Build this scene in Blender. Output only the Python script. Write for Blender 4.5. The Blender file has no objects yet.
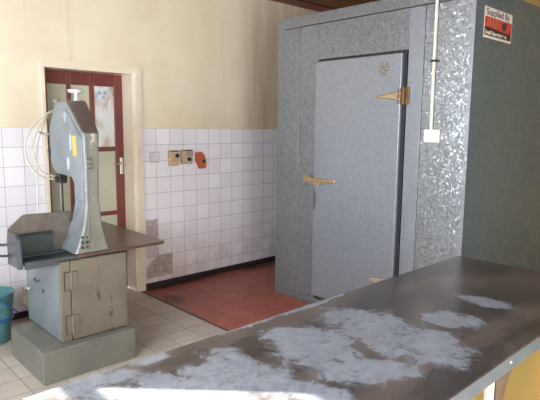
import bpy, bmesh, math, random
from mathutils import Vector, Matrix
random.seed(4)
S = bpy.context.scene
COL = S.collection

# ------------------------------------------------------------------ camera
F_PX = 524.42
right = Vector((0.72807344, -0.68542509, 0.01007498))
up = Vector((0.08710425, 0.1070822, 0.99042731))
fwd = Vector((0.67994258, 0.72022625, -0.13766714))
cam_d = bpy.data.cameras.new('camera')
cam = bpy.data.objects.new('camera', cam_d)
COL.objects.link(cam)
cam.matrix_world = Matrix(((right.x, up.x, -fwd.x, -2.41709),
                           (right.y, up.y, -fwd.y, -4.25936),
                           (right.z, up.z, -fwd.z, 1.52515),
                           (0, 0, 0, 1)))
cam_d.sensor_fit = 'HORIZONTAL'
cam_d.sensor_width = 36.0
cam_d.lens = 36.0 * F_PX / 540.0
cam_d.clip_start = 0.02
S.camera = cam

# ------------------------------------------------------------------ light
S.view_settings.view_transform = 'Standard'
S.view_settings.look = 'None'
S.view_settings.gamma = 1.0
S.view_settings.use_curve_mapping = False
S.view_settings.exposure = 0.40

W = bpy.data.worlds.new('sky')
S.world = W
W.use_nodes = True
bg = W.node_tree.nodes['Background']
bg.inputs['Color'].default_value = (0.82, 0.91, 1.0, 1)
bg.inputs['Strength'].default_value = 13.0

SUN_DIR = Vector((0.70, -0.71, -0.54)).normalized()
sd = bpy.data.lights.new('sun', 'SUN')
sd.energy = 40.0
sd.angle = 0.008
sd.color = (1.0, 0.95, 0.86)
sun = bpy.data.objects.new('sun', sd)
COL.objects.link(sun)
sun.rotation_euler = SUN_DIR.to_track_quat('-Z', 'Y').to_euler()


def portal(name, loc, d, sx, sy):
    l = bpy.data.lights.new(name, 'AREA')
    l.shape = 'RECTANGLE'
    l.size, l.size_y = sx, sy
    l.cycles.is_portal = True
    o = bpy.data.objects.new(name, l)
    COL.objects.link(o)
    o.location = loc
    o.rotation_euler = Vector(d).to_track_quat('-Z', 'Y').to_euler()


WL = -3.4      # left wall inner face
WF = -5.6      # wall behind the camera
WR = 2.7       # right wall
CEIL = 2.885
LW = (-4.6, -1.24, 0.95, 2.52)      # window in the left wall: y0 y1 z0 z1
BW = (-2.4, -0.5, 0.95, 2.2)         # window in the wall behind the camera: x0 x1 z0 z1
portal('window_daylight', (WL - 0.2, (LW[0] + LW[1]) / 2, (LW[2] + LW[3]) / 2), (1, 0, 0),
       LW[3] - LW[2], LW[1] - LW[0])
portal('rear_window_daylight', ((BW[0] + BW[1]) / 2, WF - 0.2, (BW[2] + BW[3]) / 2), (0, 1, 0),
       BW[1] - BW[0], BW[3] - BW[2])


# ------------------------------------------------------------------ node helpers
class NT:
    def __init__(s, name, **kw):
        s.m = bpy.data.materials.new(name)
        s.m.use_nodes = True
        s.t = s.m.node_tree
        s.b = s.t.nodes['Principled BSDF']
        s.set(**kw)

    def set(s, **kw):
        mp = dict(col='Base Color', rough='Roughness', metal='Metallic', spec='Specular IOR Level',
                  coat='Coat Weight', coatr='Coat Roughness', trans='Transmission Weight')
        for k, v in kw.items():
            if v is None:
                continue
            i = s.b.inputs[mp[k]]
            if isinstance(v, bpy.types.NodeSocket):
                s.t.links.new(v, i)
            elif k == 'col':
                i.default_value = (*v, 1)
            else:
                i.default_value = v

    def n(s, typ, **props):
        nd = s.t.nodes.new(typ)
        for k, v in props.items():
            setattr(nd, k, v)
        return nd

    def inp(s, nd, k, v):
        i = nd.inputs[k]
        if isinstance(v, bpy.types.NodeSocket):
            s.t.links.new(v, i)
        elif hasattr(v, '__len__') and len(v) == 3 and i.type == 'RGBA':
            i.default_value = (*v, 1)
        else:
            i.default_value = v

    def pos(s):
        return s.n('ShaderNodeTexCoord').outputs['Object']

    def mapping(s, v, loc=(0, 0, 0), scale=(1, 1, 1), rot=(0, 0, 0)):
        m = s.n('ShaderNodeMapping')
        s.inp(m, 0, v)
        m.inputs['Location'].default_value = loc
        m.inputs['Rotation'].default_value = rot
        m.inputs['Scale'].default_value = scale
        return m.outputs[0]

    def noise(s, v, scale, detail=3, rough=.55, dist=0, out=0):
        m = s.n('ShaderNodeTexNoise')
        s.inp(m, 'Vector', v)
        m.inputs['Scale'].default_value = scale
        m.inputs['Detail'].default_value = detail
        m.inputs['Roughness'].default_value = rough
        m.inputs['Distortion'].default_value = dist
        return m.outputs[out]

    def vor(s, v, scale, out='Color'):
        m = s.n('ShaderNodeTexVoronoi')
        s.inp(m, 'Vector', v)
        m.inputs['Scale'].default_value = scale
        return m.outputs[out]

    def math(s, op, a, b=0.0, c=0.0, clamp=False):
        m = s.n('ShaderNodeMath', operation=op)
        m.use_clamp = clamp
        s.inp(m, 0, a)
        s.inp(m, 1, b)
        s.inp(m, 2, c)
        return m.outputs[0]

    def ramp(s, f, lo, hi, a=0.0, b=1.0, smooth=True):
        m = s.n('ShaderNodeMapRange')
        m.interpolation_type = 'SMOOTHSTEP' if smooth else 'LINEAR'
        s.inp(m, 'Value', f)
        m.inputs['From Min'].default_value = lo
        m.inputs['From Max'].default_value = hi
        m.inputs['To Min'].default_value = a
        m.inputs['To Max'].default_value = b
        return m.outputs[0]

    def mix(s, f, a, b, mode='MIX'):
        m = s.n('ShaderNodeMix', data_type='RGBA', blend_type=mode)
        s.inp(m, 0, f)
        s.inp(m, 6, a)
        s.inp(m, 7, b)
        return m.outputs[2]

    def xyz(s, v):
        m = s.n('ShaderNodeSeparateXYZ')
        s.inp(m, 0, v)
        return m.outputs

    def comb(s, x, y, z):
        m = s.n('ShaderNodeCombineXYZ')
        s.inp(m, 0, x)
        s.inp(m, 1, y)
        s.inp(m, 2, z)
        return m.outputs[0]

    def bump(s, h, strength=.3, dist=.01):
        m = s.n('ShaderNodeBump')
        s.inp(m, 'Height', h)
        m.inputs['Strength'].default_value = strength
        m.inputs['Distance'].default_value = dist
        s.t.links.new(m.outputs[0], s.b.inputs['Normal'])

    def brick(s, v, w, h, mortar, c1, c2, cm, smooth=.1):
        m = s.n('ShaderNodeTexBrick')
        m.offset = 0
        m.squash = 1
        s.inp(m, 'Vector', v)
        m.inputs['Scale'].default_value = 1
        m.inputs['Brick Width'].default_value = w
        m.inputs['Row Height'].default_value = h
        m.inputs['Mortar Size'].default_value = mortar
        m.inputs['Mortar Smooth'].default_value = smooth
        s.inp(m, 'Color1', c1)
        s.inp(m, 'Color2', c2)
        s.inp(m, 'Mortar', cm)
        return m.outputs

    def boxmask(s, a, b, x0, x1, y0, y1, soft=.006):
        f = s.math('MULTIPLY', s.ramp(a, x0 - soft, x0 + soft), s.ramp(a, x1 - soft, x1 + soft, 1, 0))
        g = s.math('MULTIPLY', s.ramp(b, y0 - soft, y0 + soft), s.ramp(b, y1 - soft, y1 + soft, 1, 0))
        return s.math('MULTIPLY', f, g)


def hexc(r, g, b):
    f = lambda c: ((c / 255 + .055) / 1.055) ** 2.4 if c > 10 else c / 255 / 12.92
    return (f(r), f(g), f(b))


MAT = {}


def simple(name, col, rough=.5, metal=0, var=.12, scale=8, bump=0.0, spec=None):
    m = NT(name, rough=rough, metal=metal, spec=spec)
    v = m.pos()
    n = m.noise(v, scale, 4)
    dark = tuple(c * (1 - var) for c in col)
    lite = tuple(min(1, c * (1 + var)) for c in col)
    m.set(col=m.mix(m.ramp(n, .3, .7), dark, lite))
    if bump:
        m.bump(m.noise(v, scale * 12, 3), bump, .004)
    MAT[name] = m.m
    return m.m


def worn(name, base, chip, rough=.5, metal=0, scale=9, amt=.64, streak=True):
    """paint with chips and grime"""
    m = NT(name, rough=rough, metal=metal)
    v = m.pos()
    n1 = m.noise(v, 4, 4)
    c = m.mix(m.ramp(n1, .3, .7), tuple(x * .82 for x in base), tuple(min(1, x * 1.1) for x in base))
    n2 = m.noise(m.mapping(v, scale=(1, 1, .35 if streak else 1)), scale, 8, .7, .6)
    c = m.mix(m.ramp(n2, amt, amt + .03, 0, .85), c, chip)
    n3 = m.noise(v, 2.3, 6, .65)
    c = m.mix(m.ramp(n3, .55, .75, 0, .35), c, tuple(x * .4 for x in base))
    m.set(col=c)
    m.bump(n2, .15, .003)
    MAT[name] = m.m
    return m.m


def galv(name, lo, hi, rough, metal, scale, contrast=.5, tilt=.25):
    m = NT(name, metal=metal, rough=rough)
    v = m.pos()
    w = m.noise(v, 25, 2, out=1)
    vv = m.mix(.04, v, w)
    c = m.vor(vv, scale)
    s3 = m.n('ShaderNodeSeparateColor')
    m.inp(s3, 0, c)
    f = m.ramp(s3.outputs[0], .5 - contrast, .5 + contrast, 0, 1, False)
    big = m.noise(v, 1.4, 3)
    f2 = m.math('MULTIPLY_ADD', big, .5, m.math('MULTIPLY', f, .75), clamp=True)
    m.set(col=m.mix(f2, lo, hi), rough=m.ramp(s3.outputs[1], 0, 1, rough - .08, rough + .12, False))
    # every zinc crystal leans its own way, so some of them flash
    sub = m.n('ShaderNodeVectorMath', operation='SUBTRACT')
    m.inp(sub, 0, c)
    sub.inputs[1].default_value = (.5, .5, .5)
    sc = m.n('ShaderNodeVectorMath', operation='SCALE')
    m.inp(sc, 0, sub.outputs[0])
    sc.inputs['Scale'].default_value = tilt
    ad = m.n('ShaderNodeVectorMath', operation='ADD')
    g = m.n('ShaderNodeNewGeometry')
    m.inp(ad, 0, g.outputs['Normal'])
    m.inp(ad, 1, sc.outputs[0])
    nm = m.n('ShaderNodeVectorMath', operation='NORMALIZE')
    m.inp(nm, 0, ad.outputs[0])
    m.t.links.new(nm.outputs[0], m.b.inputs['Normal'])
    MAT[name] = m.m
    return m.m


# ------------------------------------------------------------------ mesh helpers
def obj(name, bm, mat, parent=None, smooth=False, bevel=0.0, seg=2, auto=35):
    bmesh.ops.recalc_face_normals(bm, faces=bm.faces[:])
    me = bpy.data.meshes.new(name)
    bm.to_mesh(me)
    bm.free()
    o = bpy.data.objects.new(name, me)
    COL.objects.link(o)
    mats = mat if isinstance(mat, (list, tuple)) else [mat]
    for x in mats:
        me.materials.append(x)
    if smooth:
        for p in me.polygons:
            p.use_smooth = True
        if auto:
            me.set_sharp_from_angle(angle=math.radians(auto))
    if bevel:
        md = o.modifiers.new('bevel', 'BEVEL')
        md.width = bevel
        md.segments = seg
        md.limit_method = 'ANGLE'
        md.angle_limit = math.radians(35)
        md.harden_normals = False
    if parent:
        o.parent = parent
        o.matrix_parent_inverse = Matrix.Translation(-parent_world(parent))
    return o


def parent_world(o):
    # mesh parents sit at the world origin already; only the empties carry a location
    return Vector(o.location) if o.type == 'EMPTY' else Vector((0, 0, 0))


def add_box(bm, x0, x1, y0, y1, z0, z1):
    vs = [bm.verts.new(p) for p in ((x0, y0, z0), (x1, y0, z0), (x1, y1, z0), (x0, y1, z0),
                                    (x0, y0, z1), (x1, y0, z1), (x1, y1, z1), (x0, y1, z1))]
    for f in ((0, 3, 2, 1), (4, 5, 6, 7), (0, 1, 5, 4), (1, 2, 6, 5), (2, 3, 7, 6), (3, 0, 4, 7)):
        bm.faces.new([vs[i] for i in f])
    return bm


def box(*a):
    return add_box(bmesh.new(), *a)


def prism(pts, axis, a, b, bm=None):
    """outline of 2-D points extruded along axis from a to b"""
    bm = bm or bmesh.new()

    def P(u, v, w):
        return {'x': (w, u, v), 'y': (u, w, v), 'z': (u, v, w)}[axis]
    A = [bm.verts.new(P(u, v, a)) for u, v in pts]
    B = [bm.verts.new(P(u, v, b)) for u, v in pts]
    bm.faces.new(A)
    bm.faces.new(B[::-1])
    n = len(pts)
    for i in range(n):
        bm.faces.new((A[i], B[i], B[(i + 1) % n], A[(i + 1) % n]))
    return bm


def catmull(pts, sub=8):
    P = [Vector(p) for p in pts]
    out = []
    for i in range(len(P) - 1):
        p0 = P[max(i - 1, 0)]
        p1, p2 = P[i], P[i + 1]
        p3 = P[min(i + 2, len(P) - 1)]
        for k in range(sub):
            t = k / sub
            out.append(.5 * ((2 * p1) + (p2 - p0) * t + (2 * p0 - 5 * p1 + 4 * p2 - p3) * t * t
                             + (3 * p1 - p0 - 3 * p2 + p3) * t ** 3))
    out.append(P[-1])
    return out


def tube(pts, r, n=12, smooth_path=False, bm=None):
    bm = bm or bmesh.new()
    P = catmull(pts) if smooth_path else [Vector(p) for p in pts]
    rings = []
    ref = None
    for i, p in enumerate(P):
        d = (P[min(i + 1, len(P) - 1)] - P[max(i - 1, 0)]).normalized()
        if ref is None:
            ref = d.orthogonal().normalized()
        ref = (ref - d * ref.dot(d)).normalized()
        s = d.cross(ref)
        rr = r[i] if isinstance(r, list) else r
        rings.append([bm.verts.new(p + (ref * math.cos(a) + s * math.sin(a)) * rr)
                      for a in [2 * math.pi * k / n for k in range(n)]])
    for a, b in zip(rings, rings[1:]):
        for k in range(n):
            bm.faces.new((a[k], a[(k + 1) % n], b[(k + 1) % n], b[k]))
    bm.faces.new(rings[0][::-1])
    bm.faces.new(rings[-1])
    return bm


def lathe(c, prof, axis='z', n=32, bm=None, closed=False):
    bm = bm or bmesh.new()
    c = Vector(c)
    rings = []
    for r, h in prof:
        row = []
        for k in range(n):
            a = 2 * math.pi * k / n
            u, v = r * math.cos(a), r * math.sin(a)
            d = {'z': (u, v, h), 'x': (h, u, v), 'y': (u, h, v)}[axis]
            row.append(bm.verts.new(c + Vector(d)))
        rings.append(row)
    for a, b in zip(rings, rings[1:]):
        for k in range(n):
            bm.faces.new((a[k], a[(k + 1) % n], b[(k + 1) % n], b[k]))
    if closed:
        for k in range(n):
            a, b = rings[-1], rings[0]
            bm.faces.new((a[k], a[(k + 1) % n], b[(k + 1) % n], b[k]))
    else:
        if prof[0][0] > 1e-5:
            bm.faces.new(rings[0][::-1])
        if prof[-1][0] > 1e-5:
            bm.faces.new(rings[-1])
    return bm


def thing(name, label, cat, loc, group=None):
    o = bpy.data.objects.new(name, None)
    o.empty_display_size = .1
    COL.objects.link(o)
    o.location = loc
    o['label'] = label
    o['category'] = cat
    if group:
        o['group'] = group
    return o


def tag(o, label, cat=None, group=None):
    o['label'] = label
    if cat:
        o['category'] = cat
    if group:
        o['group'] = group
    return o


def struct(name, bm, mat, **k):
    o = obj(name, bm, mat, **k)
    if not k.get('parent'):
        o['kind'] = 'structure'
    return o


# ------------------------------------------------------------------ materials
# glossy cream paint above, 150 mm white tiles below
def wall_material(name, tiled=True, paint=hexc(224, 213, 188)):
    m = NT(name)
    v = m.pos()
    X, Y, Z = m.xyz(v)
    n = m.noise(v, 1.7, 5, .6)
    streak = m.noise(m.mapping(v, scale=(9, 9, .7)), 1.0, 4)
    pc = m.mix(m.ramp(n, .35, .7), paint, tuple(c * f for c, f in zip(paint, (.94, .88, .84))))
    pc = m.mix(m.ramp(streak, .58, .75, 0, .22), pc, hexc(186, 154, 132))
    tint = m.math('MULTIPLY', m.ramp(X, 1.10, 1.45), m.ramp(Z, 1.4, 3.0, 1, .6))  # paint turns darker and pinker towards the right end, strongest low down
    pc = m.mix(m.math('MULTIPLY', tint, m.ramp(streak, .3, .6, .15, .6)), pc, hexc(178, 142, 120))
    if not tiled:
        m.set(col=pc, rough=.4)
        m.bump(n, .1, .01)
        return m.m
    shift = m.ramp(X, -.401, -.4, .117, 0, False)
    xs = m.math('ADD', X, shift)
    tv = m.comb(m.math('ADD', xs, 9.0), m.math('ADD', m.math('SUBTRACT', Z, 1.503), 9.0), 0)
    t = m.brick(tv, .15, .15, .0024, hexc(232, 228, 232), hexc(224, 220, 226), hexc(176, 166, 178), .2)
    gr = m.noise(v, 5, 6, .7)
    tc = m.mix(m.ramp(gr, .55, .8, 0, .3), t[0], hexc(165, 150, 150))
    low = m.ramp(Z, .05, .7, .35, 0)
    tc = m.mix(m.math('MULTIPLY', low, m.ramp(gr, .35, .6)), tc, hexc(170, 152, 152))
    # places where the tile glaze has gone: bare cement
    e = m.noise(v, 22, 3)
    xe = m.math('MULTIPLY_ADD', e, .03, m.math('SUBTRACT', X, .015))
    ze = m.math('MULTIPLY_ADD', e, .03, m.math('SUBTRACT', Z, .015))
    p1 = m.boxmask(xe, ze, .025, .155, .47, .66)
    p2 = m.boxmask(xe, ze, .025, .31, .10, .31)
    p3 = m.boxmask(xe, ze, .025, .16, .30, .50)
    cut = m.ramp(m.math('SUBTRACT', m.math('MULTIPLY', X, .9), Z), -.19, -.17, 0, 1)
    pm = m.math('MAXIMUM', m.math('MAXIMUM', p1, m.math('MULTIPLY', p2, cut)), m.math('MULTIPLY', p3, .55))
    cem = m.mix(m.ramp(m.noise(v, 30, 5), .3, .7), hexc(150, 138, 136), hexc(186, 174, 170))
    tc = m.mix(pm, tc, cem)
    above = m.ramp(Z, 1.5025, 1.5035, 0, 1, False)
    m.set(col=m.mix(above, tc, pc), rough=m.ramp(m.math('MAXIMUM', above, pm), 0, 1, .16, .38, False))
    hgt = m.math('SUBTRACT', m.math('MULTIPLY', above, 1.0), m.math('MULTIPLY', t[1], m.math('SUBTRACT', 1.0, above)))
    m.bump(hgt, .35, .004)
    return m.m


MAT['wall_tiled'] = wall_material('wall_tiled')
MAT['wall_plain'] = wall_material('wall_plain', False)
MAT['wall_ochre'] = simple('wall_ochre', hexc(190, 150, 78), .5, 0, .08, 3)


def floor_mat(name, c1, c2, cm, size, ox, oy, rough, tint, mort=.004, rot=0):
    m = NT(name)
    v = m.pos()
    tv = m.mapping(v, loc=(20 * size + ox, 40 * size + oy, 0))
    t = m.brick(tv, size, size, mort, c1, c2, cm, .2)
    n = m.noise(v, 3.2, 7, .7)
    n2 = m.noise(v, 14, 5, .7)
    c = m.mix(m.ramp(n, .45, .75, 0, .5), t[0], tint)
    c = m.mix(m.ramp(n2, .55, .8, 0, .35), c, tuple(x * .5 for x in tint))
    m.set(col=c, rough=m.ramp(n2, .3, .7, rough, rough + .15))
    m.bump(m.math('MULTIPLY_ADD', t[1], -1.0, m.math('MULTIPLY', n2, .3)), .3, .004)
    return m, c, v


fm, c, v = floor_mat('floor_beige', hexc(188, 180, 168), hexc(174, 166, 154), hexc(134, 122, 112), .2, 0.055, 0.05, .3,
                     hexc(150, 134, 120))
MAT['floor_beige'] = fm.m
fm, c, v = floor_mat('floor_red', hexc(166, 92, 68), hexc(150, 82, 62), hexc(112, 64, 56), .2, .04, 0.0, .34,
                     hexc(112, 60, 48))
# greasy dark marks beside the border and under the skirting
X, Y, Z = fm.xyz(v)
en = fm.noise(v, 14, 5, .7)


def blob(m, X, Y, cx, cy, rx, ry, en, amp=.9, soft=.25, ang=0.0):
    dx = m.math('SUBTRACT', X, cx)
    dy = m.math('SUBTRACT', Y, cy)
    ca, sa = math.cos(ang), math.sin(ang)
    u = m.math('MULTIPLY_ADD', dx, ca, m.math('MULTIPLY', dy, sa))
    w = m.math('MULTIPLY_ADD', dx, -sa, m.math('MULTIPLY', dy, ca))
    d = m.math('ADD', m.math('POWER', m.math('ABSOLUTE', m.math('DIVIDE', u, rx)), 2.0),
               m.math('POWER', m.math('ABSOLUTE', m.math('DIVIDE', w, ry)), 2.0))
    d = m.math('MULTIPLY_ADD', m.math('SUBTRACT', en, .5), amp * 2, m.math('SQRT', d))
    return m.ramp(d, 1 - soft, 1 + soft, 1, 0)


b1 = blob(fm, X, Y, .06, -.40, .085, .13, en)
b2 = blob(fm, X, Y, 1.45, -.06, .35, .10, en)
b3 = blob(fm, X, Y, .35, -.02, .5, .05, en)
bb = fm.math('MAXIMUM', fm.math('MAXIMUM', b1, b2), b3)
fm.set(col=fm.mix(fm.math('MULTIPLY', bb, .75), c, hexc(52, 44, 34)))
MAT['floor_red'] = fm.m

simple('black_skirt', hexc(48, 44, 46), .3)
simple('border_grout', hexc(70, 54, 48), .6)
simple('frame_cream', hexc(222, 208, 186), .35, 0, .05, 4)
simple('wood_ceiling', hexc(112, 66, 42), .5, 0, .2, 5)
simple('wood_cornice', hexc(120, 44, 30), .4, 0, .15, 5)
simple('wood_dark', hexc(58, 26, 20), .5)
worn('door_maroon', hexc(110, 53, 42), hexc(98, 52, 40), .35, 0, 9, .70)
simple('frosted_pane', hexc(178, 176, 152), .28, 0, .05, 3)
simple('chrome', (.75, .75, .74), .2, 1, .05)
simple('polished', (.72, .73, .72), .3, .35, .05)
simple('rubbed', hexc(170, 184, 194), .35, .3, .1, 20)
simple('steel', (.5, .5, .5), .35, 1, .15, 10)
simple('dark_steel', hexc(62, 62, 62), .4, .6, .2, 12)
simple('black', hexc(28, 26, 26), .5)
simple('white_plastic', hexc(222, 220, 214), .35, 0, .04)
simple('old_white', hexc(214, 208, 214), .3, 0, .04)
simple('pipe_cream', hexc(208, 202, 184), .35, 0, .05)
simple('beige_plastic', hexc(190, 164, 132), .45, 0, .15, 30)
simple('grey_plastic', hexc(150, 146, 142), .45, 0, .12, 30)
simple('orange_clay', hexc(180, 92, 62), .6, 0, .25, 60)
simple('hose', hexc(184, 178, 156), .35, 0, .08)
simple('yellow_tag', hexc(214, 172, 50), .4, 0, .08, 40)
simple('teal_bucket', hexc(76, 120, 124), .35, 0, .08)
simple('blue_band', hexc(40, 84, 128), .35)
simple('ochre_wall', hexc(148, 124, 66), .5, 0, .06, 3)
simple('red_print', hexc(184, 52, 60), .35, 0, .12, 14)
simple('gold_print', hexc(190, 120, 60), .4)
simple('green_print', hexc(40, 44, 26), .4)
simple('purple_print', hexc(80, 62, 104), .4)
worn('saw_paint', hexc(120, 119, 111), hexc(176, 174, 166), .42, .15, 10, .60)
worn('saw_face', hexc(118, 126, 130), hexc(98, 102, 106), .38, .25, 7, .72)  # bluer grey: skylight on the left faces is put into the colour
worn('saw_cabinet', hexc(106, 99, 86), hexc(70, 56, 44), .5, .05, 12, .60)
worn('saw_base', hexc(104, 103, 96), hexc(86, 78, 64), .55, 0, 16, .62, False)
worn('saw_top', hexc(108, 98, 90), hexc(120, 110, 100), .35, .3, 9, .68)
worn('saw_plate', hexc(120, 98, 86), hexc(76, 60, 50), .3, .6, 10, .62, False)
worn('carriage', hexc(72, 78, 84), hexc(76, 76, 76), .4, .5, 8, .66)
simple('fence_brown', hexc(94, 86, 80), .42, .4, .15, 18)
simple('pusher_green', hexc(48, 58, 58), .4, .3, .15, 10)
worn('brass', hexc(204, 178, 142), hexc(112, 82, 52), .35, .75, 30, .60, False)
simple('rusty_brass', hexc(120, 92, 58), .5, .6, .3, 40)
galv('galv_coarse', hexc(104, 107, 109), hexc(160, 164, 168), .34, .7, 100, .6, .23)
galv('galv_side_shaded', hexc(74, 98, 112), hexc(92, 116, 128), .40, .25, 60, .8, .15)  # darker, cooler copy of the sheet; the side's shade is in its colour
galv('galv_fine', hexc(98, 101, 103), hexc(144, 147, 151), .38, .6, 90, .7, .20)
galv('galv_smooth', hexc(120, 124, 131), hexc(148, 152, 160), .38, .5, 90, .8, .12)
simple('table_edge', hexc(132, 146, 154), .35, .6, .08, 9)
simple('leg_white', hexc(214, 208, 190), .35, 0, .1, 20)
simple('brace_brown', hexc(112, 96, 80), .45, .3, .2, 20)


# table top: dark brown sheet with pale worn patches of bare zinc
def table_mat():
    m = NT('table_top')
    v = m.pos()
    X, Y, Z = m.xyz(v)
    wn = m.noise(m.mapping(v, scale=(1, 1, 0)), 9, 8, .7, .6)
    en = wn
    spots = [(-0.982, -3.327, 0.247, 0.120, -1.68), (-0.938, -3.459, 0.142, 0.063, -2.20),
             (-0.707, -3.398, 0.097, 0.070, -1.19), (-1.239, -3.219, 0.139, 0.120, -1.28),
             (-1.262, -3.440, 0.135, 0.064, -0.70), (-1.299, -3.415, 0.101, 0.043, -1.46),
             (-1.474, -3.363, 0.178, 0.047, -1.31), (-0.974, -2.940, 0.238, 0.032, 0.02),
             (-0.422, -3.390, 0.105, 0.05, -1.47), (-1.579, -3.208, 0.146, 0.100, -0.46),
             (-1.505, -3.224, 0.194, 0.058, -1.61), (-1.242, -3.099, 0.084, 0.058, -0.59),
             (-1.676, -2.956, 0.057, 0.034, -0.02), (-1.872, -2.972, 0.124, 0.055, -0.22),
             (-1.205, -2.925, 0.227, 0.040, -0.03), (-1.689, -3.171, 0.134, 0.055, -1.02),
             (-1.776, -3.152, 0.181, 0.040, -0.86), (-1.95, -3.25, 0.25, 0.16, 0.0)]
    f = None
    for s in spots:
        b = blob(m, X, Y, s[0], s[1], s[2] * 1.0, s[3] * 1.08, en, 1.15, .3, s[4])
        f = b if f is None else m.math('MAXIMUM', f, b)
    fine = m.noise(v, 30, 6, .7)
    f = m.math('MULTIPLY', f, m.ramp(m.noise(v, 16, 6, .75, .8), .34, .52, .35, 1))
    long = m.noise(m.mapping(v, scale=(1, 3, 1)), 2.2, 5, .6)
    dk = m.mix(m.ramp(long, .35, .65), hexc(56, 51, 49), hexc(90, 80, 75))
    dk = m.mix(m.ramp(fine, .55, .75, 0, .3), dk, hexc(58, 50, 52))
    pal = m.mix(m.ramp(fine, .3, .7), hexc(130, 139, 150), hexc(160, 168, 178))
    m.set(col=m.mix(f, dk, pal), metal=m.ramp(f, 0, 1, .0, .35), rough=m.ramp(f, 0, 1, .2, .40))
    m.bump(m.math('MULTIPLY_ADD', wn, .6, m.math('MULTIPLY', f, .2)), .2, .004)
    return m.m


MAT['table_top'] = table_mat()


# clouded pane: pale with a rubbed brownish stain and blue spots in the upper corners
def cloudy_pane():
    m = NT('cloudy_pane', rough=.35)
    v = m.pos()
    n = m.noise(m.mapping(v, scale=(1, 1, .5)), 9, 4, .6, .4)
    c = m.mix(m.ramp(n, .42, .62), hexc(206, 208, 206), hexc(176, 158, 140))
    X, Y, Z = m.xyz(v)
    n2 = m.noise(v, 30, 3)
    b = m.math('MULTIPLY', m.boxmask(X, Z, -.36, -.12, 1.76, 1.86, .02), m.ramp(n2, .5, .6))
    m.set(col=m.mix(m.math('MULTIPLY', b, .7), c, hexc(84, 104, 150)))
    return m.m


MAT['cloudy_pane'] = cloudy_pane()
M = MAT

# ------------------------------------------------------------------ room shell
T = .22
DX0, DX1, DZ = -.845, -.055, 2.0         # doorway
bm = bmesh.new()
add_box(bm, WL - T, DX0, 0, T, 0, CEIL + .1)
add_box(bm, DX1, WR + T, 0, T, 0, CEIL + .1)
add_box(bm, DX0, DX1, 0, T, DZ, CEIL + .1)
struct('wall_back', bm, M['wall_tiled'])

bm = bmesh.new()
add_box(bm, WL - T, WL, WF - T, LW[0], 0, CEIL + .1)
add_box(bm, WL - T, WL, LW[1], 0, 0, CEIL + .1)
add_box(bm, WL - T, WL, LW[0], LW[1], 0, LW[2])
add_box(bm, WL - T, WL, LW[0], LW[1], LW[3], CEIL + .1)
struct('wall_left', bm, M['wall_plain'])

bm = bmesh.new()
add_box(bm, WL, BW[0], WF - T, WF, 0, CEIL + .1)
add_box(bm, BW[1], WR, WF - T, WF, 0, CEIL + .1)
add_box(bm, BW[0], BW[1], WF - T, WF, 0, BW[2])
add_box(bm, BW[0], BW[1], WF - T, WF, BW[3], CEIL + .1)
struct('wall_front', bm, M['wall_plain'])
struct('wall_right', box(WR, WR + T, WF - T, 0, 0, CEIL + .1), M['wall_ochre'])

struct('floor', box(WL - T, -.055, WF - T, T, -.12, 0), M['floor_beige'])
struct('floor', box(-.035, WR + T, WF - T, T, -.12, 0), M['floor_red'])
struct('trim_1', box(-.055, -.035, WF - T, T, -.12, 0.001), M['border_grout'])

bm = bmesh.new()
y = WF - T
while y < -.17:
    y2 = min(y + .115, -.17)
    add_box(bm, WL - T, WR + T, y + .004, y2, CEIL, CEIL + .03)
    y = y2
add_box(bm, WL - T, WR + T, WF - T, T, CEIL + .03, CEIL + .12)
struct('ceiling', bm, M['wood_ceiling'])
bm = prism([(-.17, CEIL + .02), (-.17, CEIL - .012), (-.155, CEIL - .012), (-.155, CEIL - .004), (0, CEIL - .02), (0, CEIL + .02)], 'x', WL, WR)
struct('trim_2', bm, M['wood_cornice'])
struct('trim_3', box(WL, WR, -.195, -.17, CEIL - .008, CEIL + .02), M['wood_dark'])

bm = bmesh.new()
add_box(bm, WL, -.870, -.008, 0, 0, .056)
struct('baseboard_back', bm, M['black_skirt'], bevel=.003)
struct('baseboard_back', box(.004, WR, -.008, 0, 0, .056), M['black_skirt'], bevel=.003)

# windows (off frame, they let the daylight in)
def window(name, axis, a0, a1, z0, z1, w):
    bm = bmesh.new()
    def b(u0, u1, q0, q1):
        if axis == 'x':
            add_box(bm, w - .14, w - .10, u0, u1, q0, q1)
        else:
            add_box(bm, u0, u1, w - .14, w - .10, q0, q1)
    b(a0, a0 + .04, z0, z1)
    b(a1 - .012, a1, z0, z1)
    b(a0, a1, z0, z0 + .04)
    b(a0, a1, z1 - .08, z1)
    b(a0, a1, 2.085, 2.115)
    for k in range(1, 3 if axis == 'x' else 4):
        if axis == 'x':
            continue
        x = a0 + (a1 - a0) * k / 4
        b(x - .012, x + .012, z0, z1)
    o = struct(name, bm, M['frame_cream'])
    return o


window('window_1', 'x', *LW, WL)
window('window_2', 'y', *BW, WF)

# ------------------------------------------------------------------ door in the back wall
door = bpy.data.objects.new('door_1', None)
COL.objects.link(door)
door.location = (-.45, .17, 0)
door['kind'] = 'structure'
bm = bmesh.new()
# pressed steel frame: face, step and reveal
def frame_side(bm, xo, xi, s):
    # s = +1: opening lies towards +x
    lo, hi = sorted((xo, xi))
    add_box(bm, lo, hi, -.018, .03, 0, 1.992)
frame_side(bm, -.864, -.838, 1)
add_box(bm, -.838, -.832, -.010, .215, 0, 1.972)
add_box(bm, -.055, .003, -.018, .03, 0, 1.992)
add_box(bm, -.068, -.055, -.010, .0, 0, 1.972)
add_box(bm, -.0815, -.055, .0, .215, 0, 1.972)
add_box(bm, -.864, .003, -.018, .03, 1.992, 2.022)
add_box(bm, -.838, -.055, -.010, .215, 1.972, 1.992)
obj('door_frame', bm, M['frame_cream'], door)

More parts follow.
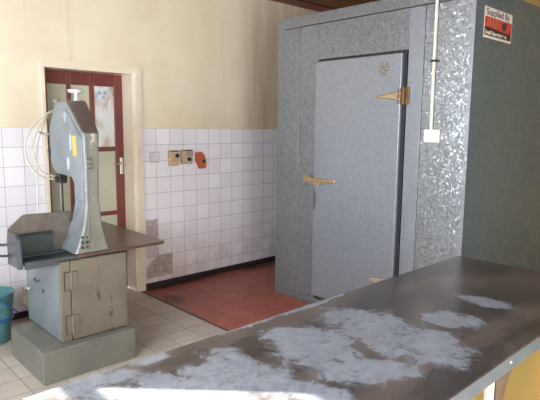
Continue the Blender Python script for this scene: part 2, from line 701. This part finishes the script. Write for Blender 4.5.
DY = .171
X0, X1 = -.832, -.083
cols = [(-.752, -.590), (-.554, -.390), (-.350, -.162)]
zt, zm1, zm0, zl1, zl0, zb = 1.864, 1.336, 1.296, .752, .715, .22
bm = bmesh.new()
xs = [X0, cols[0][0], cols[0][1], cols[1][0], cols[1][1], cols[2][0], cols[2][1], X1]
for i in range(0, 8, 2):
    add_box(bm, xs[i], xs[i + 1], DY, DY + .042, .008, 1.972)
for i in (1, 3, 5):
    for z0, z1 in ((.008, zb), (zt, 1.972)) + (((zl0, zl1), (zm0, zm1)) if i == 5 else ((zl0, zl1),)):
        add_box(bm, xs[i], xs[i + 1], DY + .001, DY + .041, z0, z1)
leaf = obj('door_leaf', bm, M['door_maroon'], door, bevel=.004)
for i, (a, b) in enumerate(cols):
    cells = [(zb, zl0), (zl1, zm0), (zm1, zt)] if i == 2 else [(zb, zl0), (zl1, zt)]
    for (z0, z1) in cells:
        top = i == 2 and z0 == zm1
        p = obj('door_pane', box(a - .004, b + .004, DY + .016, DY + .024, z0 - .004, z1 + .004),
                M['cloudy_pane' if top else 'frosted_pane'], leaf)
        if top:
            p['label'] = 'whitish rubbed pane with brown stains and blue spots at its top'
bm = box(-.128, -.098, DY - .006, DY, 1.085, 1.235)
obj('handle_plate', bm, M['chrome'], leaf, bevel=.002)
bm = tube([(-.113, DY - .004, 1.185), (-.113, DY - .05, 1.185)], .009)
tube([(-.105, DY - .05, 1.185), (-.155, DY - .052, 1.186), (-.205, DY - .045, 1.178)], [.010, .009, .007], bm=bm)
lathe((-.113, DY - .004, 1.115), [(.011, -.006), (.011, 0)], 'y', 16, bm)
obj('door_handle', bm, M['chrome'], leaf, smooth=True)

# ------------------------------------------------------------------ cold room
CX, CY0, CY1, CH = .88, -2.639, -.845, 2.446      # front plane x, near y, far y, height
CX2 = 2.66
cr = thing('cold_room', 'walk-in cold room of galvanised spangled sheet metal standing on the red floor', 'cold room',
           (CX, (CY0 + CY1) / 2, 0))
# carcass: side, back and top sheets
bm = bmesh.new()
add_box(bm, CX + .003, CX2, CY0, CY0 + .08, 0, CH)
obj('side_panel', bm, M['galv_side_shaded'], cr, bevel=.002)
bm = bmesh.new()
add_box(bm, CX + .003, CX2, CY1 - .08, CY1, 0, CH)
add_box(bm, CX2 - .08, CX2, CY0 + .08, CY1 - .08, 0, CH)
obj('back_panel', bm, M['galv_coarse'], cr)
obj('roof_panel', box(CX + .08, CX2 - .08, CY0 + .08, CY1 - .08, CH - .08, CH), M['galv_coarse'], cr)
# front, laid out as in sheets with visible seams
obj('front_panel', box(CX, CX + .08, CY0 + .001, -2.291, 0, 2.355), M['galv_coarse'], cr, bevel=.003)
obj('front_panel', box(CX, CX + .08, -1.112, CY1 - .001, .065, 2.355), M['galv_fine'], cr, bevel=.003)
obj('top_strip', box(CX, CX + .08, CY0 + .001, CY1 - .001, 2.361, CH), M['galv_fine'], cr, bevel=.003)
obj('plinth', box(CX - .004, CX + .08, -2.285, CY1 - .002, 0, .06), M['galv_fine'], cr, bevel=.003)
bm = bmesh.new()
obj('door_surround', box(CX + .001, CX + .08, -2.286, -2.166, .065, 2.355), M['galv_smooth'], cr, bevel=.002)
add_box(bm, CX + .001, CX + .08, -1.330, -1.117, .065, 2.355)
add_box(bm, CX + .001, CX + .08, -2.165, -1.330, 2.075, 2.355)
obj('door_surround', bm, M['galv_fine'], cr, bevel=.002)
obj('door_seal', box(CX - .006, CX + .03, -2.162, -1.333, .088, 2.072), M['black'], cr)
dr = obj('door', box(CX - .035, CX - .004, -2.138, -1.332, .10, 2.052), M['galv_smooth'], cr, bevel=.005)
dr['label'] = 'flat galvanised cold room door with brass strap hinges'
obj('corner_trim', box(CX - .0025, CX + .0025, CY0 - .003, CY0 + .022, 0, CH), M['galv_smooth'], cr)


def strap_hinge(zc, short=False):
    x = CX - .041
    L = -1.93
    bm = prism([(-2.115, zc - .030), (-2.115, zc + .026), (-2.02, zc + .016), (L - .02, zc + .006), (L, zc),
                (L - .02, zc - .008), (-2.02, zc - .020)], 'x', x, x + .006)
    bm2 = bm
    # raised V ribs of the casting
    tube([(x, -2.11, zc + .025), (x - .003, -1.98, zc + .005), (x, L - .01, zc - .002)], .005, 8, bm=bm2)
    tube([(x, -2.11, zc - .028), (x - .003, -1.98, zc - .010), (x, L - .01, zc - .002)], .005, 8, bm=bm2)
    h = obj('strap_hinge', bm2, M['brass'], dr, smooth=True)
    bm = bmesh.new()
    for dz in (-.045, -.005, .035):
        tube([(x - .004, -2.138, zc + dz - .014), (x - .004, -2.138, zc + dz + .014)], .014, 12, bm=bm)
    obj('hinge_knuckle', bm, M['rusty_brass'], dr, smooth=True)
    bm = box(CX - .012, CX + .001, -2.192, -2.152, zc - .062, zc + .062)
    add_box(bm, CX - .040, CX - .010, -2.168, -2.150, zc - .060, zc + .060)
    for dz in (-.048, .048):
        lathe((CX - .012, -2.174, zc + dz), [(.010, -.006), (.010, 0)], 'x', 10, bm)
    obj('hinge_bracket', bm, M['rusty_brass'], cr, bevel=.003)


strap_hinge(1.755)
strap_hinge(.375)

# latch across the door's left edge
zc = 1.085
Q = CX - .035
bm = prism([(-1.285, zc + .012), (-1.270, zc + .030), (-1.310, zc + .034), (-1.345, zc + .024), (-1.43, zc + .022),
            (-1.49, zc + .020), (-1.565, zc + .022), (-1.57, zc - .002), (-1.49, zc - .006), (-1.43, zc - .024),
            (-1.40, zc - .040), (-1.37, zc - .028), (-1.33, zc - .022), (-1.29, zc - .008)],
           'x', Q - .022, Q)
lathe((Q - .022, -1.42, zc), [(.018, -.014), (.022, -.008), (.022, 0)], 'x', 16, bm)
lathe((Q - .022, -1.35, zc), [(.013, -.010), (.016, 0)], 'x', 16, bm)
obj('latch_body', bm, M['brass'], dr, smooth=True, bevel=.003)
bm = tube([(Q - .030, -1.275, zc + .018), (Q - .050, -1.37, zc + .008), (Q - .052, -1.47, zc + .012),
           (Q - .040, -1.545, zc + .012)], [.009, .012, .012, .008], 10)
obj('latch_handle', bm, M['brass'], dr, smooth=True)
bm = box(CX - .050, CX + .001, -1.300, -1.225, zc - .018, zc + .040)
add_box(bm, CX - .062, CX - .040, -1.285, -1.245, zc - .004, zc + .026)
obj('latch_keeper', bm, M['brass'], cr, bevel=.004)
# rubbed dark mark below the latch and the remains of a badge at the top of the door
bm = bmesh.new()
pts = [(-1.336, 1.04), (-1.352, 1.0), (-1.364, .95), (-1.360, .89), (-1.346, .83), (-1.335, .83), (-1.334, .9)]
prism(pts, 'x', CX - .0362, CX - .0348, bm)
obj('rub_mark', bm, simple('rub_dark', hexc(84, 78, 84), .6), dr)


def badge_mat():
    m = NT('badge', rough=.6)
    v = m.pos()
    n = m.noise(v, 70, 3)
    m.set(col=m.mix(m.ramp(n, .42, .55), hexc(92, 74, 62), hexc(138, 130, 126)))
    return m.m


bm = lathe((CX - .0348, -1.990, 1.955), [(.046, -.0015), (.046, 0)], 'x', 20)
for v_ in bm.verts:
    v_.co.z = 1.955 + (v_.co.z - 1.955) * 1.15
obj('worn_badge', bm, badge_mat(), dr)['label'] = 'round brownish badge, mostly worn away'

# white switch with its conduit on the cold room front
sw = thing('switched_socket', 'white square twin switch plate on the cold room at the end of a conduit', 'switch',
           (CX, -2.385, 1.455))
obj('switch_plate', box(CX - .022, CX, -2.442, -2.328, 1.432, 1.520), M['white_plastic'], sw, bevel=.005)
for yy in (-2.415, -2.362):
    obj('rocker', box(CX - .028, CX - .021, yy - .008, yy + .008, 1.468, 1.490), M['old_white'], sw, bevel=.002)
bm = bmesh.new()
for yy in (-2.388,):
    lathe((CX - .0225, yy, 1.477), [(.003, -.001), (.003, 0)], 'x', 8, bm)
obj('screw', bm, M['steel'], sw)
cp = thing('conduit_pipe', 'thin cream conduit pipe running up the cold room from the white switch', 'pipe', (CX - .015, -2.378, 1.52))
obj('pipe', tube([(CX - .013, -2.377, 1.520), (CX - .013, -2.375, 2.0), (CX - .013, -2.374, CEIL)], .0115, 12), M['pipe_cream'], cp, smooth=True)
bm = box(CX - .028, CX, -2.394, -2.358, 1.970, 1.986)
add_box(bm, CX - .012, CX, -2.408, -2.344, 1.972, 1.984)
obj('pipe_clip', bm, M['black'], cp, bevel=.002)

# supplier's sticker on the shaded side
st = thing('sticker', 'white and red supplier sticker high on the dark side of the cold room', 'sticker', (1.215, CY0, 2.13))
SX0, SX1, SZ0, SZ1 = 1.003, 1.430, 2.122, 2.317
ys = CY0 - .0015
obj('backing', box(SX0, SX1, ys, CY0 - .0002, SZ0, SZ1), M['white_plastic'], st)
obj('red_panel', box(SX0 + .010, SX1 - .006, ys - .0006, ys, SZ0 + .026, SZ1 - .060), M['red_print'], st)
bm = prism([(SX0 + .010, SZ0 + .070), (SX0 + .10, SZ0 + .068), (SX1 - .045, SZ0 + .056), (SX1 - .028, SZ0 + .085),
            (SX1 - .012, SZ0 + .015), (SX0 + .010, SZ0 + .015)], 'y', ys - .0012, ys - .0006)
obj('black_banner', bm, M['black'], st)
bm = bmesh.new()
for k, (a, w) in enumerate(((.045, .012), (.085, .010), (.125, .016), (.165, .012), (.205, .010))):
    prism([(SX0 + a, SZ0 + .078), (SX0 + a + w, SZ0 + .078), (SX0 + a + w + .006, SZ0 + .128), (SX0 + a + .008, SZ0 + .128)],
          'y', ys - .0012, ys - .0006, bm)
obj('gold_strokes', bm, M['gold_print'], st)
bm = prism([(SX0 + .275, SZ0 + .080), (SX0 + .30, SZ0 + .068), (SX0 + .325, SZ0 + .082), (SX0 + .335, SZ0 + .105),
            (SX0 + .345, SZ0 + .128), (SX0 + .322, SZ0 + .120), (SX0 + .305, SZ0 + .128), (SX0 + .285, SZ0 + .115),
            (SX0 + .270, SZ0 + .118), (SX0 + .268, SZ0 + .098)], 'y', ys - .0018, ys - .0012)
obj('dark_emblem', bm, M['green_print'], st)


def text(name, body, x, z, size, y, mat, parent, sx=1.0):
    cu = bpy.data.curves.new(name, 'FONT')
    cu.body = body
    cu.size = size
    cu.extrude = .0003
    cu.offset = .0012
    cu.space_character = 1.02
    o = bpy.data.objects.new(name, cu)
    COL.objects.link(o)
    dg = bpy.context.evaluated_depsgraph_get()
    me = bpy.data.meshes.new_from_object(o.evaluated_get(dg))
    bpy.data.objects.remove(o)
    t = bpy.data.objects.new(name, me)
    COL.objects.link(t)
    me.transform(Matrix.Diagonal((sx, 1, 1, 1)))
    me.transform(Matrix.Rotation(math.radians(90), 4, 'X'))
    me.transform(Matrix.Translation((x, y, z)))
    me.materials.clear()
    me.materials.append(mat)
    t.parent = parent
    t.matrix_parent_inverse = Matrix.Translation(-parent_world(parent))
    return t


text('lettering', 'Supplied By', SX0 + .028, SZ1 - .048, .058, ys - .0006, M['purple_print'], st, 1.28)
text('lettering', 'Small Superstore cc', SX0 + .018, SZ0 + .024, .036, ys - .0018, M['white_plastic'], st, 1.12)

# ------------------------------------------------------------------ fittings on the tiled wall
s = thing('wall_switch', 'white square switch plate on the tiles beside the door frame', 'switch', (.125, 0, 1.25))
obj('switch_plate', box(.086, .172, -.010, 0, 1.198, 1.282), M['old_white'], s, bevel=.003)
obj('shadow_outline', box(.080, .178, -.004, 0, 1.192, 1.288), M['grey_plastic'], s)  # grey rim added to draw the shadow line around the plate
obj('rocker', box(.115, .140, -.015, -.010, 1.228, 1.265), M['old_white'], s, bevel=.002)


def wall_box(name, label, x0, x1, z0, z1, mat, kx, kz, grey=False):
    t = thing(name, label, 'switch box', ((x0 + x1) / 2, 0, z0))
    obj('housing', box(x0, x1, -.045, 0, z0, z1), mat, t, bevel=.006)
    bm = lathe((kx, -.045, kz), [(.014, -.022), (.019, -.018), (.019, 0)], 'y', 18)
    obj('button', bm, M['black'], t, smooth=True)
    obj('lid', box(x0 + .004, x1 - .004, -.050, -.045, z1 - .010, z1 - .002), M['dark_steel'], t)
    if grey:
        obj('cover_plate', box(x0 + .05, x1, -.051, -.045, z1 - .062, z1 - .012), M['grey_plastic'], t, bevel=.002)
    return t


wall_box('starter_box', 'beige box with a black button, nearest the wall switch on the tiles', 0.272, .372, 1.155, 1.298,
         M['beige_plastic'], .346, 1.25)
wall_box('starter_box', 'beige and grey box with a low button, beside the orange fitting', .408, .528, 1.165, 1.302,
         M['beige_plastic'], .482, 1.212, True)
t = thing('broken_fitting', 'broken orange fitting on the tiles, rightmost of the wall fittings', 'wall fitting', (.63, 0, 1.14))
bm = prism([(x_ + .012, z_ - .018) for x_, z_ in [(.570, 1.290), (.640, 1.296), (.672, 1.262), (.690, 1.200), (.690, 1.140), (.655, 1.128), (.610, 1.130),
            (.592, 1.175), (.570, 1.205)]], 'y', -.030, 0)
obj('shell', bm, M['orange_clay'], t, bevel=.006)
obj('socket_hole', lathe((.668, -.031, 1.185), [(.010, -.004), (.017, -.003), (.017, 0)], 'y', 14), M['black'], t)

# ------------------------------------------------------------------ band saw
sawt = thing('meat_bandsaw', 'old grey butcher band saw with a tall head in front of the maroon door',
             'band saw', (-1.03, -.93, 0))
base = obj('base', box(-1.382, -.780, -1.245, -.675, 0, .202), M['saw_base'], sawt, bevel=.008)
bm = box(-1.235, -.792, -1.172, -.600, .200, .716)
cab = obj('cabinet', bm, M['saw_cabinet'], sawt, bevel=.006)
# left side sheet, door on the front
obj('side_sheet', box(-1.240, -1.234, -1.160, -.604, .206, .700), M['saw_face'], cab, bevel=.002)
obj('cabinet_door', box(-1.168, -.800, -1.180, -1.171, .212, .704), M['saw_cabinet'], cab, bevel=.003)
obj('door_gap', box(-1.1735, -1.1655, -1.1745, -1.1715, .206, .708), M['black'], cab)
obj('base_joint', box(-1.239, -.788, -1.1755, -.598, .1995, .2035), M['black'], cab)
obj('top_joint', box(-1.239, -.788, -1.1755, -.598, .708, .7155), M['black'], cab)  # black strip drawn as the dark line along the cabinet top
for z0, z1 in ((.530, .640), (.250, .365)):
    obj('hinge_shadow_outline', box(-1.210, -1.126, -1.1812, -1.176, z0 - .004, z1 + .004), M['dark_steel'], cab)  # dark sheet added behind each hinge as its shadow outline
    bm = bmesh.new()
    add_box(bm, -1.206, -1.172, -1.184, -1.176, z0, z1)
    add_box(bm, -1.166, -1.130, -1.188, -1.180, z0, z1)
    tube([(-1.169, -1.186, z0 - .003), (-1.169, -1.186, z1 + .003)], .006, 10, bm=bm)
    for zz in (z0 + .02, z1 - .02):
        for xx in (-1.190, -1.146):
            lathe((xx, -1.188, zz), [(.004, -.003), (.005, 0)], 'y', 8, bm)
    obj('hinge', bm, M['saw_cabinet'], cab, smooth=True, auto=30, bevel=.001)
bm = tube([(-1.238, -.640, .430), (-1.262, -.640, .430), (-1.275, -.690, .445), (-1.278, -.745, .455)], [.010, .010, .008, .006], 10)
obj('latch', bm, M['steel'], cab, smooth=True)
bm = tube([(-1.240, -.775, .530), (-1.256, -.790, .518), (-1.256, -.840, .520), (-1.240, -.855, .532)], .005, 8, True)
obj('pull_loop', bm, M['dark_steel'], cab, smooth=True)
obj('lock', lathe((-1.240, -.905, .470), [(.010, -.005), (.012, 0)], 'x', 12), M['dark_steel'], cab)
# small spillway block behind the cabinet's back corner
obj('rear_bracket', box(-1.262, -1.225, -.600, -.560, .300, .420), M['brace_brown'], sawt, bevel=.004)

# saw plate (fixed table) reaching to the right
bm = prism([(-1.12, -1.172), (-.512, -1.172), (-.492, -1.155), (-.475, -.14), (-.50, -.12), (-1.12, -.12)], 'z', .716, .736)
obj('saw_plate', bm, M['saw_plate'], sawt, bevel=.004)
obj('plate_rib', box(-.94, -.50, -.80, -.785, .690, .716), M['saw_plate'], sawt)

# column and head : one casting, profile in y-z with the throat cut out, thickness flared towards the foot
prof = [(-1.172, .737), (-1.172, .80), (-1.172, .90), (-1.172, 1.05), (-1.172, 1.25), (-1.172, 1.480), (-.948, 1.674),
        (-.930, 1.682), (-.780, 1.682), (-.755, 1.668), (-.648, 1.520), (-.640, 1.49), (-.645, 1.270), (-.660, 1.235), (-.715, 1.205), (-.960, 1.195),
        (-.995, 1.160), (-.992, 1.03), (-.975, .93), (-.935, .82), (-.890, .737)]


def width(z, yy):
    f = max(0, min(1, (1.10 - z) / .363))
    f = f ** 2.2
    xl, xr = -1.052 - .082 * f, -.966 + .060 * f
    if z > 1.2:
        xr += .014 * min(1, (z - 1.2) / .25)
        xl -= .006 * min(1, (z - 1.2) / .25)
    if z > 1.5:
        xr += .030 * min(1, (z - 1.5) / .17)
        xl += .0 * z
    return xl, xr


bm = bmesh.new()
L = [bm.verts.new((width(z, yy)[0], yy, z)) for yy, z in prof]
Rr = [bm.verts.new((width(z, yy)[1], yy, z)) for yy, z in prof]
fl = bm.faces.new(L)
fl.material_index = 2
bm.faces.new(Rr[::-1])
mats_idx = []
n = len(prof)
for i in range(n):
    f = bm.faces.new((L[i], Rr[i], Rr[(i + 1) % n], L[(i + 1) % n]))
    if i in (5, 6, 7):
        f.material_index = 1
head = obj('column', bm, [M['saw_paint'], M['saw_top'], M['saw_face']], sawt, bevel=.012, seg=3)
# wheel cover door on the left face and seam of the housing
cover = [(-1.150, 1.06), (-1.152, 1.455), (-.945, 1.625), (-.790, 1.630), (-.672, 1.505), (-.668, 1.275), (-.725, 1.232),
         (-.965, 1.225), (-1.030, 1.17), (-1.030, 1.06)]
cv = obj('wheel_cover', prism(cover, 'x', -1.064, -1.050), M['saw_face'], sawt, bevel=.006)


def rub(y0, y1, z0, z1):
    cy, cz, ry, rz = (y0 + y1) / 2, (z0 + z1) / 2, (y1 - y0) / 2, (z1 - z0) / 2
    pts = [(cy + ry * math.cos(a) * (1 + .15 * math.sin(3 * a)), cz + rz * math.sin(a) * (1 + .1 * math.cos(5 * a)))
           for a in [2 * math.pi * k / 22 for k in range(22)]]
    obj('rubbed_patch', prism(pts, 'x', -1.0648, -1.0635), M['rubbed'], cv)


# yellow maker's plate, two bright patches where paint is rubbed to metal
obj('warning_plate', box(-1.0655, -1.0635, -1.085, -1.035, 1.335, 1.460), M['yellow_tag'], cv, bevel=.001)
rub(-1.020, -.985, 1.365, 1.470)
rub(-.945, -.915, 1.545, 1.605)
rub(-.975, -.935, 1.240, 1.325)
# embossed maker marks, illegible
bm = bmesh.new()
for k in range(3):
    add_box(bm, -1.066, -1.063, -.860, -.795 + .01 * (k % 2), 1.425 - .030 * k, 1.431 - .030 * k)
obj('embossed_lines', bm, M['saw_face'], cv)
bm = bmesh.new()
for zz in (1.40, 1.15, .95):
    pass
add_box(bm, -1.046, -1.040, -1.178, -1.170, .80, 1.455)
obj('seam_strip', bm, M['saw_face'], head, bevel=.001)
bm = bmesh.new()
add_box(bm, -1.044, -1.012, -1.180, -1.171, 1.250, 1.335)
obj('hinge', bm, M['saw_paint'], head, bevel=.002)
bm = bmesh.new()
for zz in (1.265, 1.292, 1.320):
    for xx in (-1.037, -1.019):
        lathe((xx, -1.181, zz), [(.0055, -.003), (.006, 0)], 'y', 8, bm)
obj('hinge_screws', bm, M['dark_steel'], head)
for xx in (-1.088, -1.058):
    for zz in (.778, .810, .842):
        obj('bolt', lathe((xx, -1.173, zz), [(.006, -.010), (.009, -.006), (.009, 0)], 'y', 6), M['dark_steel'], head)
# tension knob on top
bm = lathe((-.985, -.930, 1.680), [(.016, 0), (.014, .010), (.010, .014), (.010, .045)], 'z', 20)
lathe((-.985, -.930, 1.725), [(.014, 0), (.044, .004), (.052, .014), (.048, .024), (.012, .028)], 'z', 24, bm)
obj('tension_knob', bm, M['polished'], sawt, smooth=True)
# lugs at the top and rear of the head
bm = box(-1.075, -1.045, -.830, -.770, 1.670, 1.688)
obj('top_lug', bm, M['saw_face'], head, bevel=.004)
obj('rear_catch', box(-1.070, -1.040, -.660, -.630, 1.33, 1.365), M['dark_steel'], head, bevel=.003)
bm = tube([(-1.055, -.650, 1.462), (-1.090, -.640, 1.466), (-1.125, -.640, 1.476)], .007, 10)
lathe((-1.055, -.650, 1.462), [(.012, -.03), (.012, .0)], 'x', 12, bm)
obj('wash_nozzle', bm, M['chrome'], sawt, smooth=True)
# blade guide post and guide block
bm = box(-1.035, -.985, -.735, -.665, 1.135, 1.200)
add_box(bm, -1.050, -.975, -.715, -.690, 1.150, 1.180)
lathe((-1.035, -.70, 1.165), [(.016, -.02), (.020, 0)], 'x', 14, bm)
obj('blade_guide', bm, M['dark_steel'], sawt, bevel=.003)
bm = tube([(-1.01, -.70, 1.15), (-1.01, -.70, .80)], .0075, 10)
obj('guide_post', bm, M['dark_steel'], sawt, smooth=True)
obj('blade', box(-1.012, -1.010, -.690, -.672, .716, 1.21), M['steel'], sawt)
obj('throat_guard', box(-1.012, -1.000, -1.003, -.982, .80, 1.185), simple('guard_brown', hexc(84, 60, 50), .5), sawt, bevel=.002)

# sliding carriage on the left: tray, upright fence, pusher and end cap
car = obj('carriage_tray', box(-1.425, -1.122, -1.150, -.960, .716, .732), M['pusher_green'], sawt, bevel=.002)
bm = prism([(-1.170, .695), (-1.170, .735), (-1.162, .739), (-1.150, .739), (-1.148, .695)], 'x', -1.425, -1.108)
obj('front_rail', bm, M['carriage'], car, bevel=.002)
obj('rear_rail', box(-1.40, -1.12, -1.022, -1.008, .732, .744), M['carriage'], car, bevel=.003)
bm = prism([(-1.447, .725), (-1.447, .895), (-1.440, .910), (-1.365, .975), (-1.345, .984), (-1.065, .978), (-1.045, .960), (-1.045, .870),
            (-1.07, .725)], 'y', -.955, -.945)
obj('upright_fence', bm, M['fence_brown'], car, bevel=.002)
bm = box(-1.434, -1.195, -1.000, -.960, .735, .858)
add_box(bm, -1.434, -1.190, -1.012, -.955, .858, .868)
obj('pusher', bm, M['pusher_green'], car, bevel=.004)
cap = []
for k in range(7):
    a = math.pi / 2 * k / 6
    cap.append((-1.165 + .045 - .045 * math.cos(a), .850 + .050 * math.sin(a)))
for k in range(7):
    a = math.pi / 2 * k / 6
    cap.append((-.975 - .045 + .045 * math.sin(a), .850 + .050 * math.cos(a)))
cap = [(-1.167, .700)] + cap + [(-.973, .700)]
obj('end_cap', prism(cap, 'x', -1.462, -1.434), M['carriage'], car, bevel=.008)
bm = tube([(-1.452, -1.02, .83), (-1.49, -1.00, .825), (-1.545, -.99, .83), (-1.56, -.99, .80), (-1.52, -1.0, .765),
           (-1.452, -1.03, .76)], .008, 10, True)
obj('handle', bm, M['dark_steel'], car, smooth=True)
obj('slide_bar', tube([(-1.40, -1.10, .704), (-1.10, -1.10, .704)], .010, 12), M['steel'], car, smooth=True)

# hoses: two loops at the head, one falling behind the carriage
def hose(name, label, pts, r=.0065):
    o = obj(name, tube(pts, r, 10, True), M['hose'], smooth=True)
    return tag(o, label, 'hose', None)


hose('water_hose', 'cream hose in the wider loop at the left of the band saw head',
     [(-1.03, -.655, 1.62), (-1.10, -.66, 1.58), (-1.18, -.67, 1.505), (-1.228, -.68, 1.41), (-1.225, -.68, 1.31),
      (-1.185, -.68, 1.225), (-1.115, -.685, 1.175), (-1.035, -.69, 1.160)])
hose('water_hose', 'cream hose in the narrower loop inside the wide one by the saw head',
     [(-1.045, -.63, 1.61), (-1.09, -.64, 1.55), (-1.145, -.65, 1.47), (-1.172, -.66, 1.38), (-1.165, -.67, 1.29),
      (-1.13, -.68, 1.215), (-1.04, -.69, 1.175)], .006)
hose('power_cable', 'thin greyish cable hanging straight down behind the saw carriage',
     [(-1.04, -.62, 1.60), (-1.085, -.62, 1.52), (-1.135, -.64, 1.40), (-1.155, -.66, 1.26), (-1.165, -.68, 1.10),
      (-1.18, -.70, .93), (-1.19, -.72, .79), (-1.17, -.72, .715)], .005)

# ------------------------------------------------------------------ bucket
BC = (-1.395, -.335)
bk = thing('bucket', 'teal plastic bucket standing on the floor tiles behind the band saw', 'bucket', (*BC, 0))
bm = lathe((*BC, 0), [(.105, 0), (.108, .004), (.128, .20), (.132, .255), (.136, .258), (.140, .335), (.150, .345), (.152, .352),
                      (.148, .357), (.138, .352), (.128, .25), (.103, .012), (.0, .010)], 'z', 40)
obj('body', bm, M['teal_bucket'], bk, smooth=True, auto=50)
bm = lathe((*BC, 0), [(.130, .155), (.1345, .160), (.1355, .178), (.131, .184)], 'z', 40)
obj('band', bm, M['blue_band'], bk, smooth=True)
# bail handle hanging down on the saw side
hp = []
for k in range(13):
    a = math.pi * k / 12
    ca, sa = math.cos(a), math.sin(a)
    hp.append((BC[0] + .152 * math.sin(a) * .98 + .012, BC[1] + .152 * ca, .335 - .155 * sa))
obj('bail_handle', tube(hp, .006, 8, True), M['blue_band'], bk, smooth=True)

# ------------------------------------------------------------------ long work table
TX0, TX1, TY0, TY1, TZ = -2.42, .213, -3.668, -2.950, .85
tb = thing('work_table', 'long metal-topped butcher table with pale worn patches across the foreground', 'table',
           ((TX0 + TX1) / 2, (TY0 + TY1) / 2, 0))
top = obj('table_top', box(TX0, TX1, TY0, TY1, TZ - .006, TZ), M['table_top'], tb, bevel=.002)
bm = bmesh.new()
add_box(bm, TX0, TX1, TY0, TY0 + .006, TZ - .050, TZ - .006)
add_box(bm, TX0, TX1, TY0 + .006, TY0 + .05, TZ - .012, TZ - .006)
add_box(bm, TX0, TX1, TY1 - .006, TY1, TZ - .050, TZ - .006)
add_box(bm, TX0, TX0 + .006, TY0, TY1, TZ - .050, TZ - .006)
add_box(bm, TX1 - .006, TX1, TY0, TY1, TZ - .050, TZ - .006)
fr = obj('edge_frame', bm, M['table_edge'], tb, bevel=.0015)
obj('rivet', lathe((-.845, TY0, TZ - .024), [(.003, -.003), (.006, 0)], 'y', 10), M['steel'], fr)
for lx in (-2.30, -.925, .12):
    for ly in (TY0 + .028, TY1 - .035):
        lg = obj('leg', tube([(lx, ly, 0.0), (lx, ly, TZ - .012)], .0145, 16), M['leg_white'], tb, smooth=True)
# curved gusset beside the middle near leg
g = [(x_ + .03, z_) for x_, z_ in [(-.925, TZ - .012), (-.925, .50), (-.895, .50), (-.885, .62), (-.865, .70), (-.835, .755), (-.79, .790), (-.73, TZ - .012)]]
obj('gusset', prism(g, 'y', TY0 + .020, TY0 + .030), M['brace_brown'], tb)
bm = bmesh.new()
for ly in (TY0 + .028, TY1 - .035):
    tube([(-2.30, ly, .12), (.12, ly, .12)], .012, 12, bm=bm)
obj('stretcher', bm, M['leg_white'], tb, smooth=True)

# ochre wall under the table
o = obj('low_wall', box(-.42, -.30, TY0 + .06, TY1 - .06, 0, TZ - .055), M['ochre_wall'])
tag(o, 'mustard yellow painted low wall under the near edge of the table', 'wall')
